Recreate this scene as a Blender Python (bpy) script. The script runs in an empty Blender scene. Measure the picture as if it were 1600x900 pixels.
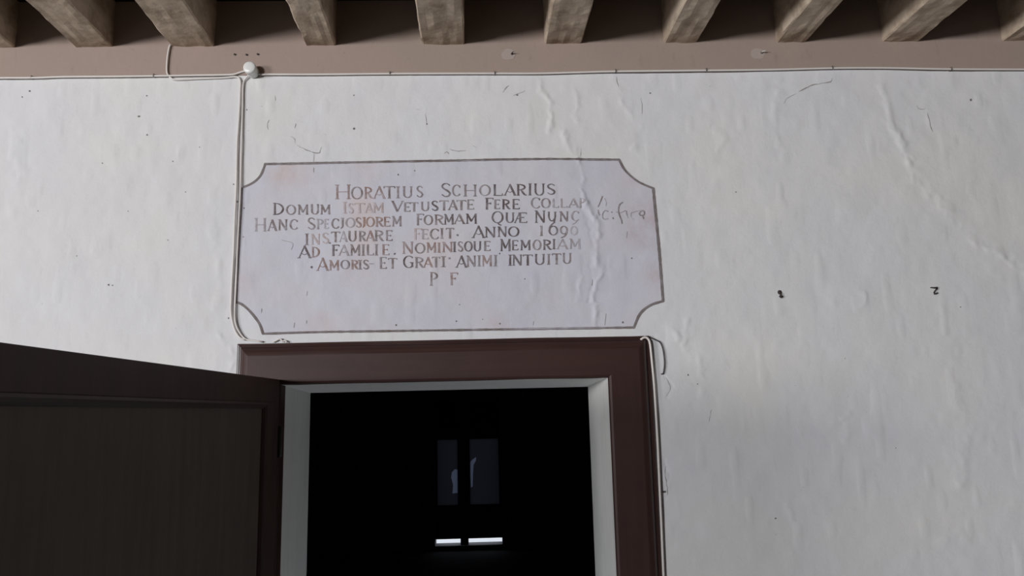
import bpy, math, random
import numpy as np
from mathutils import Vector, Matrix
from mathutils.geometry import tessellate_polygon

random.seed(7)
S = bpy.context.scene
COL = S.collection

# ------------------------------------------------------------------ camera
F_PX = 1150.0
EYE = Vector((0.0, -3.0, 1.75))
YAW, PITCH, ROLL = math.radians(1.89), math.radians(9.56), math.radians(-1.33)
_f = Vector((math.sin(YAW) * math.cos(PITCH), math.cos(YAW) * math.cos(PITCH), math.sin(PITCH)))
_r0 = Vector((math.cos(YAW), -math.sin(YAW), 0))
_u0 = _r0.cross(_f)
_r = _r0 * math.cos(ROLL) + _u0 * math.sin(ROLL)
_u = -_r0 * math.sin(ROLL) + _u0 * math.cos(ROLL)
cam_d = bpy.data.cameras.new('camera')
cam_d.sensor_width = 36.0
cam_d.lens = 36.0 * F_PX / 1600.0
cam_d.clip_start = 0.02
cam = bpy.data.objects.new('camera', cam_d)
COL.objects.link(cam)
M4 = Matrix(((_r.x, _u.x, -_f.x, EYE.x), (_r.y, _u.y, -_f.y, EYE.y), (_r.z, _u.z, -_f.z, EYE.z), (0, 0, 0, 1)))
cam.matrix_world = M4
S.camera = cam

# ------------------------------------------------------------------ light
S.view_settings.view_transform = 'Standard'
S.view_settings.look = 'None'
S.view_settings.gamma = 1.0
S.view_settings.use_curve_mapping = False
S.view_settings.exposure = 0.0
W = bpy.data.worlds.new('sky')
S.world = W
W.use_nodes = True
W.node_tree.nodes['Background'].inputs[0].default_value = (0.86, 0.93, 1.0, 1)
W.node_tree.nodes['Background'].inputs[1].default_value = 1.6
S.cycles.use_denoising = True
S.cycles.max_bounces = 6


def area(name, loc, target, sx, sy, power, col):
    d = bpy.data.lights.new(name, 'AREA')
    d.shape = 'RECTANGLE'
    d.size, d.size_y = sx, sy
    d.energy = power
    d.color = col
    o = bpy.data.objects.new(name, d)
    COL.objects.link(o)
    o.location = loc
    o.rotation_euler = (Vector(target) - Vector(loc)).to_track_quat('-Z', 'Y').to_euler()
    return o


RX0, RX1, RY0 = -11.1, 7.5, -12.0           # the hall: left wall, right wall, wall behind the photographer
area('daylight_side_window', (-11.0, -9.00, 2.35), (0.8, -0.8, 2.6), 2.6, 1.6, 640, (1.0, 0.985, 0.98))
area('daylight_rear_window', (-6.8, -11.9, 2.45), (0.6, 0.0, 2.0), 1.6, 1.2, 860, (0.97, 0.98, 1.0))


# ------------------------------------------------------------------ helpers
def ray(px, py):
    return _f + _r * ((px - 800) / F_PX) - _u * ((py - 450) / F_PX)


def at(px, py, y=0.0):
    d = ray(px, py)
    return EYE + d * ((y - EYE.y) / d.y)


def at_z(px, py, z):
    d = ray(px, py)
    return EYE + d * ((z - EYE.z) / d.z)


def srgb(c):
    out = []
    for v in c:
        v /= 255.0
        out.append(v / 12.92 if v <= 0.04045 else ((v + 0.055) / 1.055) ** 2.4)
    return out


def vnoise(x, z, size, seed):
    x = np.asarray(x, float) / size + 137.3 + seed * 3.17
    z = np.asarray(z, float) / size + 91.7 + seed * 7.41
    xi, zi = np.floor(x).astype(np.int64), np.floor(z).astype(np.int64)
    fx, fz = x - xi, z - zi
    fx = fx * fx * fx * (fx * (6 * fx - 15) + 10)
    fz = fz * fz * fz * (fz * (6 * fz - 15) + 10)

    def hsh(a, b):
        n = (a * 374761393 + b * 668265263 + seed * 974711) & 0xffffffff
        n = ((n ^ (n >> 13)) * 1274126177) & 0xffffffff
        n = n ^ (n >> 16)
        return (n & 0xffff) / 65535.0 * 2 - 1
    a = hsh(xi, zi) * (1 - fx) + hsh(xi + 1, zi) * fx
    b = hsh(xi, zi + 1) * (1 - fx) + hsh(xi + 1, zi + 1) * fx
    return a * (1 - fz) + b * fz


def link(name, verts, faces, mats=None, parent=None, midx=None, smooth=False):
    me = bpy.data.meshes.new(name)
    me.from_pydata([tuple(v) for v in verts], [], [tuple(f) for f in faces])
    for m in (mats if isinstance(mats, (list, tuple)) else [mats]):
        if m:
            me.materials.append(m)
    if midx is not None:
        me.polygons.foreach_set('material_index', np.asarray(midx, dtype=np.int32))
    if smooth:
        me.polygons.foreach_set('use_smooth', np.ones(len(me.polygons), dtype=bool))
    me.update()
    o = bpy.data.objects.new(name, me)
    COL.objects.link(o)
    if parent:
        o.parent = parent
        o.matrix_parent_inverse = Matrix.Translation(-Vector(parent.location)) if parent.type == 'EMPTY' else Matrix()
    return o


def empty(name, loc):
    o = bpy.data.objects.new(name, None)
    o.empty_display_size = 0.05
    o.location = loc
    COL.objects.link(o)
    return o


def tag(o, label=None, cat=None, group=None, kind=None):
    if label:
        o['label'] = label
    if cat:
        o['category'] = cat
    if group:
        o['group'] = group
    if kind:
        o['kind'] = kind
    return o


class MB:
    def __init__(s):
        s.v, s.f, s.m = [], [], []

    def add(s, verts, faces, m=0):
        n = len(s.v)
        s.v += [tuple(v) for v in verts]
        s.f += [tuple(i + n for i in f) for f in faces]
        s.m += [m] * len(faces)

    def box(s, x0, x1, y0, y1, z0, z1, m=0):
        s.hexa([(x0, y0, z0), (x1, y0, z0), (x1, y1, z0), (x0, y1, z0), (x0, y0, z1), (x1, y0, z1), (x1, y1, z1), (x0, y1, z1)], m)

    def hexa(s, p, m=0):
        s.add(p, [(0, 3, 2, 1), (4, 5, 6, 7), (0, 1, 5, 4), (1, 2, 6, 5), (2, 3, 7, 6), (3, 0, 4, 7)], m)

    def tube(s, pts, rad, n=10, m=0, caps=True):
        pts = [Vector(p) for p in pts]
        k = len(pts)
        rads = rad if isinstance(rad, (list, tuple)) else [rad] * k
        up = None
        base = len(s.v)
        for i, p in enumerate(pts):
            t = (pts[min(i + 1, k - 1)] - pts[max(i - 1, 0)]).normalized()
            if up is None:
                up = Vector((0, -1, 0)) if abs(t.y) < 0.9 else Vector((0, 0, 1))
            a = (up - t * up.dot(t)).normalized()
            up = a
            b = t.cross(a)
            for j in range(n):
                q = 2 * math.pi * j / n
                s.v.append(tuple(p + (a * math.cos(q) + b * math.sin(q)) * rads[i]))
        for i in range(k - 1):
            for j in range(n):
                c, d = base + i * n + j, base + i * n + (j + 1) % n
                s.f.append((c, d, d + n, c + n))
                s.m.append(m)
        if caps:
            s.f.append(tuple(base + j for j in reversed(range(n))))
            s.f.append(tuple(base + (k - 1) * n + j for j in range(n)))
            s.m += [m, m]

    def lathe(s, c, axis, prof, n=32, m=0):
        """prof: (radius, distance along axis)"""
        axis = Vector(axis).normalized()
        a = axis.orthogonal().normalized()
        b = axis.cross(a)
        base = len(s.v)
        for r, d in prof:
            for j in range(n):
                q = 2 * math.pi * j / n
                s.v.append(tuple(Vector(c) + axis * d + (a * math.cos(q) + b * math.sin(q)) * r))
        for i in range(len(prof) - 1):
            for j in range(n):
                p, d = base + i * n + j, base + i * n + (j + 1) % n
                s.f.append((p, d, d + n, p + n))
                s.m.append(m)
        s.f.append(tuple(base + (len(prof) - 1) * n + j for j in range(n)))
        s.f.append(tuple(base + j for j in reversed(range(n))))
        s.m += [m, m]

    def build(s, name, mats, parent=None, smooth=False, bevel=0):
        o = link(name, s.v, s.f, mats, parent, s.m, smooth)
        if bevel:
            b = o.modifiers.new('bevel', 'BEVEL')
            b.width = bevel
            b.segments = 2
            b.limit_method = 'ANGLE'
        return o


def spline(pts, step=6):
    """Catmull-Rom through 2-D points"""
    pts = [np.array(p, float) for p in pts]
    P = [2 * pts[0] - pts[1]] + pts + [2 * pts[-1] - pts[-2]]
    out = []
    for i in range(1, len(P) - 2):
        n = max(2, int(np.linalg.norm(P[i + 1] - P[i]) / step))
        for k in range(n):
            t = k / n
            out.append(0.5 * ((2 * P[i]) + (-P[i - 1] + P[i + 1]) * t + (2 * P[i - 1] - 5 * P[i] + 4 * P[i + 1] - P[i + 2]) * t * t + (-P[i - 1] + 3 * P[i] - 3 * P[i + 1] + P[i + 2]) * t ** 3))
    out.append(pts[-1])
    return out


# ------------------------------------------------------------------ materials
def mat(name, col, rough=0.8, spec=0.3):
    m = bpy.data.materials.new(name)
    m.use_nodes = True
    b = m.node_tree.nodes['Principled BSDF']
    b.inputs['Base Color'].default_value = (*col, 1)
    b.inputs['Roughness'].default_value = rough
    b.inputs['Specular IOR Level'].default_value = spec
    return m


class NT:
    def __init__(s, m):
        s.t = m.node_tree
        s.b = s.t.nodes['Principled BSDF']
        s.co = s.t.nodes.new('ShaderNodeTexCoord').outputs['Object']

    def n(s, kind, **kw):
        x = s.t.nodes.new(kind)
        for k, v in kw.items():
            if k in x.inputs:
                if isinstance(v, bpy.types.NodeSocket):
                    s.t.links.new(v, x.inputs[k])
                else:
                    x.inputs[k].default_value = v
            else:
                setattr(x, k, v)
        return x

    def mapped(s, scale):
        m = s.n('ShaderNodeMapping', Vector=s.co)
        m.inputs['Scale'].default_value = scale
        return m.outputs[0]

    def noise(s, scale, detail=4.0, rough=0.55, vec=None, dist=0.0):
        return s.n('ShaderNodeTexNoise', Vector=vec or s.co, Scale=scale, Detail=detail, Roughness=rough, Distortion=dist).outputs['Fac']

    def ramp(s, fac, lo, hi, a=0.0, b=1.0):
        x = s.n('ShaderNodeMapRange', Value=fac)
        for i, v in ((1, lo), (2, hi), (3, a), (4, b)):
            x.inputs[i].default_value = v
        return x.outputs[0]

    def mix(s, fac, a, b, mode='MIX'):
        x = s.t.nodes.new('ShaderNodeMix')
        x.data_type = 'RGBA'
        x.blend_type = mode
        for i, v in ((0, fac), (6, a), (7, b)):
            if isinstance(v, bpy.types.NodeSocket):
                s.t.links.new(v, x.inputs[i])
            elif i == 0:
                x.inputs[i].default_value = v
            else:
                x.inputs[i].default_value = (*v, 1) if len(v) == 3 else v
        return x.outputs[2]

    def mul(s, a, b):
        x = s.n('ShaderNodeMath', operation='MULTIPLY')
        for i, v in ((0, a), (1, b)):
            if isinstance(v, bpy.types.NodeSocket):
                s.t.links.new(v, x.inputs[i])
            else:
                x.inputs[i].default_value = v
        return x.outputs[0]

    def base(s, c):
        s.t.links.new(c, s.b.inputs['Base Color'])

    def bump(s, h, strength, dist):
        x = s.n('ShaderNodeBump', Height=h, Strength=strength, Distance=dist)
        s.t.links.new(x.outputs[0], s.b.inputs['Normal'])


def plaster(name, col, warm, cool, fleck=0.25):
    m = mat(name, col, 0.92, 0.15)
    t = NT(m)
    a = t.ramp(t.noise(1.7, 4), 0.35, 0.65)
    c = t.mix(a, warm, cool)
    b = t.ramp(t.noise(7.0, 6, 0.65), 0.3, 0.75)
    c = t.mix(t.mul(b, 0.55), c, col)
    d = t.ramp(t.noise(1.0, 5, 0.6, t.mapped((30, 30, 9))), 0.60, 0.74)
    c = t.mix(t.mul(d, fleck), c, tuple(x * 0.72 for x in col))
    e = t.ramp(t.noise(55.0, 3, 0.6), 0.70, 0.76)
    c = t.mix(t.mul(e, fleck * 1.6), c, tuple(x * 0.5 for x in col))
    t.base(c)
    t.bump(t.noise(42.0, 6, 0.6), 0.22, 0.006)
    return m


M_WALL = plaster('limewashed_plaster', (0.725, 0.72, 0.73), (0.745, 0.735, 0.715), (0.69, 0.69, 0.73))
M_DIM = plaster('low_bounce_plaster', (0.22, 0.20, 0.18), (0.23, 0.205, 0.18), (0.21, 0.20, 0.19))  # unseen room walls, colour darkened to cut bounced light
M_CRACK = mat('plaster_crack', (0.34, 0.325, 0.31), 0.95, 0.1)
M_PIT = mat('plaster_pit', (0.20, 0.185, 0.18), 0.95, 0.1)
M_PALE = mat('fresh_filler', (0.42, 0.345, 0.315), 0.9, 0.1)
M_CLIP = mat('dull_tack', (0.16, 0.14, 0.13), 0.7, 0.2)


def wood(name, col, dark, axis, rough=0.75, spec=0.25, grain=1.0, bump=0.25):
    m = mat(name, col, rough, spec)
    t = NT(m)
    sc = [26.0, 26.0, 26.0]
    sc[axis] = 1.6
    g = t.noise(1.0, 6, 0.65, t.mapped(sc), 0.4)
    c = t.mix(t.mul(t.ramp(g, 0.42, 0.70), grain), col, dark)
    k = t.ramp(t.noise(5.0, 5, 0.6), 0.45, 0.75)
    c = t.mix(t.mul(k, 0.45 * grain), c, tuple(x * 0.7 for x in dark))
    t.base(c)
    t.bump(g, bump, 0.006)
    return m


M_BAND = plaster('brown_distemper', (0.37, 0.29, 0.245), (0.385, 0.295, 0.26), (0.35, 0.28, 0.235), 0.35)
M_JOIST = mat('weathered_joist', (0.5, 0.4, 0.3), 0.85, 0.15)
_t = NT(M_JOIST)
_g = _t.noise(1.0, 6, 0.6, _t.mapped((22, 4.0, 22)), 0.5)
_k = _t.noise(9.0, 6, 0.65)
_c = _t.mix(_t.mul(_t.ramp(_g, 0.40, 0.72), 0.55), (0.64, 0.525, 0.41), (0.42, 0.33, 0.245))
_c = _t.mix(_t.mul(_t.ramp(_k, 0.44, 0.66), 0.7), _c, (0.25, 0.18, 0.12))
_c = _t.mix(_t.mul(_t.ramp(_t.noise(16.0, 5, 0.6), 0.60, 0.72), 0.5), _c, (0.74, 0.64, 0.53))
_t.base(_c)
_t.bump(_k, 0.45, 0.012)
M_BOARD = wood('smoked_boards', (0.045, 0.030, 0.024), (0.02, 0.013, 0.011), 0, 0.9, 0.1)
_t = NT(M_BOARD)
_sp = _t.ramp(_t.n('ShaderNodeTexVoronoi', Vector=_t.co, Scale=11.0).outputs['Distance'], 0.07, 0.035)
_old = M_BOARD.node_tree.nodes['Principled BSDF'].inputs['Base Color'].links[0].from_socket
_t.base(_t.mix(_sp, _old, (0.42, 0.40, 0.37)))
M_FRAME = wood('brown_frame_paint', (0.051, 0.024, 0.020), (0.036, 0.018, 0.0155), 2, 0.5, 0.25, 0.7, 0.06)
M_FRAME_H = wood('brown_frame_paint_level', (0.051, 0.024, 0.020), (0.036, 0.018, 0.0155), 0, 0.5, 0.25, 0.7, 0.06)
M_MOULD = wood('rubbed_frame_moulding', (0.051, 0.024, 0.020), (0.036, 0.018, 0.0155), 2, 0.33, 0.5, 0.7, 0.04)
M_LEAF = wood('brown_door_paint', (0.074, 0.043, 0.037), (0.052, 0.033, 0.029), 2, 0.55, 0.3, 0.7, 0.06)
M_PANEL = wood('dark_door_panel', (0.125, 0.103, 0.088), (0.09, 0.076, 0.065), 2, 0.6, 0.25, 0.7, 0.06)
M_LINING = wood('grey_lining_paint', (0.80, 0.79, 0.77), (0.66, 0.65, 0.63), 2, 0.7, 0.25, 0.35, 0.12)
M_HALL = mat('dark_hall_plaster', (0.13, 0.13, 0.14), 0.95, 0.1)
M_FLOOR = wood('worn_floorboards', (0.045, 0.036, 0.028), (0.03, 0.024, 0.02), 1, 0.6)
M_CABLE = mat('white_cable', (0.74, 0.70, 0.67), 0.5, 0.4)
M_BOX = mat('white_porcelain', (0.78, 0.78, 0.76), 0.3, 0.5)
M_IRON = mat('rusty_iron', (0.045, 0.035, 0.032), 0.6, 0.4)
M_STEEL = mat('bright_nail', (0.6, 0.57, 0.54), 0.4, 0.5)
M_WIRE = mat('dark_wire', (0.07, 0.06, 0.058), 0.6, 0.3)

# ------------------------------------------------------------------ the wall's own relief
RIDGES = []       # (polyline in wall metres, width, height, one-sided?)


def wpt(px, py):
    p = at(px, py, 0)
    return np.array((p.x, p.z))


def ridge(pts, width, height, jitter=0.004, step=False):
    q = [wpt(*p) for p in pts]
    out = []
    for i in range(len(q) - 1):
        n = max(1, int(np.linalg.norm(q[i + 1] - q[i]) / 0.03))
        for k in range(n):
            out.append(q[i] + (q[i + 1] - q[i]) * k / n + np.array((random.uniform(-jitter, jitter), 0)))
    out.append(q[-1])
    RIDGES.append((out, width, height, step))


ridge([(900, 232), (905, 262), (913, 280), (908, 297), (917, 325), (928, 340)], 0.010, 0.0065)
ridge([(917, 318), (928, 335), (934, 350), (936, 368), (930, 392), (934, 412)], 0.013, 0.0075)
ridge([(908, 325), (921, 350), (926, 378), (930, 400)], 0.009, -0.005)
ridge([(940, 415), (934, 440), (926, 462), (933, 482), (930, 510)], 0.010, 0.006)
ridge([(908, 425), (905, 470)], 0.010, 0.003)
ridge([(919, 415), (926, 445), (921, 470)], 0.008, -0.004)
ridge([(845, 118), (845, 142), (860, 158), (862, 185), (858, 205)], 0.011, 0.005)
ridge([(898, 140), (903, 155), (900, 190)], 0.012, 0.004)
ridge([(958, 120), (975, 165), (1000, 195), (990, 235)], 0.014, 0.0035)
ridge([(882, 205), (884, 228), (895, 240)], 0.012, 0.005)
ridge([(1378, 135), (1388, 170), (1400, 205), (1420, 255)], 0.018, 0.005)
ridge([(1392, 200), (1432, 282), (1475, 330), (1528, 385), (1562, 400), (1605, 428)], 0.040, 0.0045, 0.01, True)
ridge([(1215, 130), (1212, 190), (1222, 250)], 0.020, 0.004)
ridge([(1075, 500), (1068, 540), (1078, 560)], 0.012, 0.004)
ridge([(1050, 515), (1060, 528)], 0.012, 0.005)
ridge([(1090, 560), (1100, 600), (1096, 640)], 0.014, 0.003)
ridge([(1342, 452), (1350, 463), (1346, 476)], 0.010, 0.004)
ridge([(1110, 195), (1135, 215), (1125, 235)], 0.016, 0.004)
ridge([(1300, 660), (1330, 650), (1322, 690)], 0.018, 0.003)
ridge([(1230, 780), (1238, 812)], 0.014, 0.003)
ridge([(1495, 600), (1508, 690), (1500, 760)], 0.022, 0.003)
ridge([(1470, 850), (1500, 830), (1515, 850)], 0.018, 0.003)
ridge([(362, 545), (368, 560), (360, 580)], 0.010, 0.005)
ridge([(340, 520), (350, 535)], 0.010, 0.004)
ridge([(330, 350), (345, 420), (338, 480)], 0.018, 0.003)
ridge([(20, 190), (30, 260), (22, 330)], 0.03, 0.003)
ridge([(1040, 590), (1049, 605), (1047, 612), (1040, 622)], 0.006, -0.004)
ridge([(1040, 720), (1045, 745), (1041, 775)], 0.006, -0.004)


def relief(x, z):
    """how far the plaster stands out of the wall plane towards the room"""
    x = np.asarray(x, float)
    z = np.asarray(z, float)
    h = 0.0042 * vnoise(x, z, 0.55, 1) + 0.0022 * vnoise(x, z, 0.21, 2) + 0.0014 * vnoise(x, z, 0.085, 3) + 0.0006 * vnoise(x, z * 0.8, 0.035, 4)
    h = h + 0.0016 * np.maximum(0, vnoise(x * 1.3, z * 0.6, 0.06, 9) - 0.45) * 2
    for pts, w, a, st in RIDGES:
        P = np.array(pts)
        lo, hi = P.min(0) - 3.5 * w, P.max(0) + 3.5 * w
        sel = (x > lo[0]) & (x < hi[0]) & (z > lo[1]) & (z < hi[1])
        if not np.any(sel):
            continue
        xs = x[sel] + 0.006 * vnoise(x[sel], z[sel], 0.022, 31) + 0.003 * vnoise(x[sel], z[sel], 0.009, 33)
        zs = z[sel] + 0.006 * vnoise(x[sel], z[sel], 0.022, 32)
        amp = 0.75 + 0.75 * vnoise(x[sel], z[sel], 0.03, 34)
        best = np.full(xs.shape, 1e9)
        side = np.zeros(xs.shape)
        for i in range(len(P) - 1):
            d = P[i + 1] - P[i]
            L = d @ d + 1e-12
            t = np.clip(((xs - P[i][0]) * d[0] + (zs - P[i][1]) * d[1]) / L, 0, 1)
            ex, ez = xs - P[i][0] - t * d[0], zs - P[i][1] - t * d[1]
            q = np.sqrt(ex * ex + ez * ez)
            better = q < best
            side = np.where(better, np.sign(ex * d[1] - ez * d[0]), side)
            best = np.minimum(best, q)
        g = 0.6 * np.exp(-(best / w) ** 2)
        if st:
            g = np.where(side < 0, g, 0.6 * np.exp(-(best / (w * 0.35)) ** 2))
        h = h.copy()
        h[sel] += a * g * amp
    return h


def on_wall(px, py, off):
    """the point of the plaster behind a place, lifted off by `off`"""
    p = at(px, py, 0)
    h = float(relief(np.array([p.x]), np.array([p.z]))[0])
    return Vector((p.x, -h - off, p.z))


def ribbons(mb, pts_list, m, off):
    """each item: (list of image points, list of widths in image px): a painted or cut line on the plaster"""
    allp, faces = [], []
    for pts, ws in pts_list:
        n = len(pts)
        P = [np.array(p, float) for p in pts]
        b = len(allp)
        for i in range(n):
            t = P[min(i + 1, n - 1)] - P[max(i - 1, 0)]
            t = t / (np.linalg.norm(t) + 1e-9)
            nr = np.array((-t[1], t[0])) * ws[i] / 2
            allp += [P[i] + nr, P[i] - nr]
        for i in range(n - 1):
            a = b + 2 * i
            faces.append((a, a + 1, a + 3, a + 2))
    w = [at(p[0], p[1], 0) for p in allp]
    X = np.array([p.x for p in w])
    Z = np.array([p.z for p in w])
    H = relief(X, Z)
    mb.add([(X[i], -H[i] - off, Z[i]) for i in range(len(w))], faces, m)


# ------------------------------------------------------------------ key measures
FR_D = 0.045                                               # how far the door frame stands out
FX0, FX1 = at(372, 560, 0).x, at(1015, 560, 0).x           # outer edges of the frame
FZ = at(690, 531.5, 0).z                                   # its top
IX0, IX1 = at(438, 600, -FR_D).x, at(952, 620, -FR_D).x    # inner edges
IZ = at(697, 595.5, -FR_D).z
RV = 0.55                                                  # depth of the doorway
ZB = (at(660, 72, 0).z + at(1212, 67, 0).z) / 2            # underside of the joists
JH = 0.21
CEIL = ZB + JH

# ------------------------------------------------------------------ setting: the main wall
ox0, ox1, oz1 = IX0 - 0.03, IX1 + 0.03, IZ + 0.03
xs = np.unique(np.concatenate([np.linspace(RX0, -2.45, 30), np.arange(-2.4, 2.55, 0.0054), np.linspace(2.6, RX1, 36), [ox0, ox1]]))
zs = np.unique(np.concatenate([np.linspace(0, 0.95, 8), np.arange(1.0, ZB + 0.03, 0.0054), [oz1, CEIL + 0.05]]))
XX, ZZ = np.meshgrid(xs, zs)
HH = relief(XX, ZZ)
nv = len(xs)
verts = np.stack([XX.ravel(), -HH.ravel(), ZZ.ravel()], 1)
ii, jj = np.meshgrid(np.arange(len(zs) - 1), np.arange(nv - 1), indexing='ij')
cx = (xs[:-1] + xs[1:])[jj] / 2
cz = (zs[:-1] + zs[1:])[ii] / 2
keep = ~((cx > ox0) & (cx < ox1) & (cz < oz1))
a = (ii * nv + jj)[keep]
quads = np.stack([a, a + 1, a + nv + 1, a + nv], 1)
mb = MB()
mb.v = [tuple(v) for v in verts.tolist()]
mb.f = [tuple(q) for q in quads.tolist()]
mb.m = [0] * len(mb.f)
# the far side of the same wall
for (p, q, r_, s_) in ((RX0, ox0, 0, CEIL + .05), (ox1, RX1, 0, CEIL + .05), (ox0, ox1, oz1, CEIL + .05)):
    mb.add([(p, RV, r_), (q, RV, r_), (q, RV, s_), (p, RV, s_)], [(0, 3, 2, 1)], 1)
# cracks and pits in the plaster
def crack(pts, w0=1.6, m=2, step=4):
    P = spline(pts, step)
    P = [p + np.array((random.uniform(-.6, .6), random.uniform(-.6, .6))) for p in P]
    ws = [w0 * (0.35 + 0.9 * random.random()) for _ in P]
    ws[0] = ws[-1] = 0.3
    ribbons(mb, [(P, ws)], m, 0.0009)


def pit(px, py, r, m=3, sx=1.0):
    n = 9
    pts = []
    ph = random.random() * 6
    for k in range(n):
        q = 2 * math.pi * k / n
        rr = r * random.uniform(0.7, 1.15)
        pts.append((px + math.cos(q) * rr * sx, py + math.sin(q) * rr))
    w = [on_wall(p[0], p[1], 0.0010) for p in pts]
    mb.add(w, [tuple(range(n))][::-1], m)


crack([(1248, 144), (1258, 138), (1265, 134.5), (1283, 130.5), (1297, 128), (1300, 122)], 1.5)
crack([(1224, 162), (1232, 152), (1243, 147)], 0.9)
crack([(1449, 176), (1452, 190), (1454, 197), (1457, 207)], 1.4)
crack([(1433, 164), (1438, 170), (1447, 169)], 0.9)
crack([(421, 187), (417.5, 193), (418.5, 203)], 1.3)
crack([(462, 192), (460, 200)], 1.0)
crack([(454, 212), (460, 217), (461, 224)], 1.0)
crack([(464, 227), (478, 234), (490, 238.5), (499, 238), (502, 229)], 1.6)
crack([(491, 239), (490, 252), (490, 270)], 1.0)
crack([(694, 240), (698, 238), (702, 241)], 1.0)
crack([(785, 145), (790, 139), (795, 134)], 1.1)
crack([(802, 150), (812, 146), (820, 142)], 1.0)
crack([(650, 171), (657, 172)], 0.9)
crack([(667, 196), (666, 186), (664, 178)], 0.8)
crack([(963, 120), (964, 128), (967, 136)], 1.1)
crack([(1001, 152), (1004, 163), (1003, 178)], 0.9)
crack([(1040, 590), (1046, 600), (1047, 609), (1041, 619)], 1.0)
crack([(1041, 728), (1039, 742), (1042, 755), (1043, 775)], 1.2)
crack([(1112, 640), (1108, 660)], 0.7)
crack([(908, 232), (907, 245)], 0.9)
crack([(702, 233), (712, 236), (728, 235)], 1.0)
crack([(738, 228), (745, 231)], 0.9)
crack([(430, 150), (431, 158)], 0.8)
for (x, y, r_) in ((217, 182, 1.7), (230, 211, 1.2), (47, 143, 1.5), (35, 152, 1.2), (230, 150, 1.0), (553, 201, 1.8), (667, 194, 1.4), (553, 149, 1.0),
                   (1016, 145, 1.4), (808, 149, 1.3), (1517, 156, 1.9), (170, 445, 1.6), (176, 446, 1.0), (357, 497, 1.4), (262, 375, 0.9), (270, 252, 1.0),
                   (1075, 586, 1.5), (1090, 600, 1.0), (1212, 810, 1.6), (110, 565, 0.9), (52, 560, 0.8), (160, 255, 1.0), (380, 127, .8), (386, 172, 1.1),
                   (365, 288, 1.2), (120, 400, 0.9), (60, 330, 0.8), (200, 330, .8), (290, 300, .9), (312, 230, .8), (1150, 300, .9), (1320, 560, .8), (1500, 480, .9), (1400, 700, .8)):
    pit(x, y, r_, 3, random.uniform(0.8, 1.5))
wall = mb.build('wall_back', [M_WALL, M_HALL, M_CRACK, M_PIT])
tag(wall, 'uneven white limewashed plaster wall with cracks around the doorway', 'wall', kind='structure')
ok = [p for p in wall.data.polygons]
wall.data.polygons.foreach_set('use_smooth', np.ones(len(ok), dtype=bool))


def struct(mb_, name, m, label, cat, **k):
    return tag(mb_.build(name, m, **k), label, cat, kind='structure')


# room shell; daylight comes through two real openings
mb = MB(); mb.box(RX0, RX1, RY0, 0, -0.1, 0); struct(mb, 'floor', M_FLOOR, 'worn wooden floor of the room below the picture', 'floor')
mb = MB()
wz0, wz1 = 1.4, 3.2
for (y0, y1, z0, z1) in ((RY0, 0, 0, wz0), (RY0, 0, wz1, CEIL), (-7.5, 0, wz0, wz1), (RY0, -10.5, wz0, wz1)):
    mb.box(RX0 - 0.3, RX0, y0, y1, z0, z1)
struct(mb, 'wall_left', M_DIM, 'plastered side wall with a high window that lights the room', 'wall')
mb = MB(); mb.box(RX1, RX1 + 0.3, RY0, 0, 0, CEIL); struct(mb, 'wall_right', M_DIM, 'plastered far side wall', 'wall')
mb = MB()
for (x0, x1, z0, z1) in ((RX0, -7.7, 0, CEIL), (-5.9, RX1, 0, CEIL), (-7.7, -5.9, 0, 1.75), (-7.7, -5.9, 3.15, CEIL)):
    mb.box(x0, x1, RY0 - 0.3, RY0, z0, z1)
struct(mb, 'wall_front', M_DIM, 'plastered wall with one window opposite the doorway', 'wall')

# ceiling boards above the joists
mb = MB()
y = 0.0
yb = 0.02
while yb > RY0:
    wd = random.uniform(0.17, 0.24)
    mb.box(RX0, RX1, yb - wd + 0.004, yb, CEIL + random.uniform(0, 0.006), CEIL + 0.03)
    yb -= wd
mb.box(RX0, RX1, RY0, 0.05, CEIL + 0.03, CEIL + 0.06)
struct(mb, 'ceiling', M_BOARD, 'smoke dark ceiling boards flecked with white above the joists', 'ceiling')

# brown painted band under the joists: its lower edge is a little uneven
edge = [(-60, 121.5), (0, 121), (100, 119), (260, 117.3), (380, 117), (500, 117), (610, 116), (700, 115.6), (790, 115), (840, 115.5), (960, 112.3), (1080, 111), (1200, 109.6), (1300, 107.2), (1380, 106.8), (1480, 108.6), (1600, 109), (1680, 109)]
E2 = [at(p[0], p[1], -0.009) for p in spline(edge, 20)]
P3 = [Vector((RX0, -0.009, E2[0].z))] + E2 + [Vector((RX1, -0.009, E2[-1].z))]
mb = MB()
vv, ff = [], []
for p in P3:
    z0 = p.z
    vv += [(p.x, 0.01, z0), (p.x, -0.006, z0), (p.x, -0.009, z0 + 0.004), (p.x, -0.009, CEIL)]
for i in range(len(P3) - 1):
    for k in range(3):
        b = i * 4 + k
        ff.append((b, b + 4, b + 5, b + 1))
mb.add(vv, [f[::-1] for f in ff])
struct(mb, 'trim_1', M_BAND, 'dusty brown painted band along the wall under the joists', 'painted band')

# ------------------------------------------------------------------ joists
SK = math.radians(-1.24)
JD = Vector((-math.sin(SK), -math.cos(SK), 0))
joists = [
    (-34, 26, 'ceiling joist beyond the leftmost one in view'),
    (120, 179, 'leftmost ceiling joist, broad and worn, left of the dropping cable'),
    (266, 335, 'broad ceiling joist with a short white cable dropping from its end'),
    (477, 525, 'narrow ceiling joist next right of the round junction box'),
    (659, 726, 'ceiling joist seen square on, directly above the Latin inscription'),
    (849, 907, 'ceiling joist above the right part of the inscription'),
    (1035, 1087, 'ceiling joist above the right edge of the door frame'),
    (1212, 1259, 'ceiling joist just right of the bright tipped nail, above the nearer iron hook'),
    (1375, 1432, 'ceiling joist next to last on the right, above the plaster step crack'),
    (1560, 1622, 'rightmost ceiling joist, cut off by the picture edge'),
]


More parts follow.
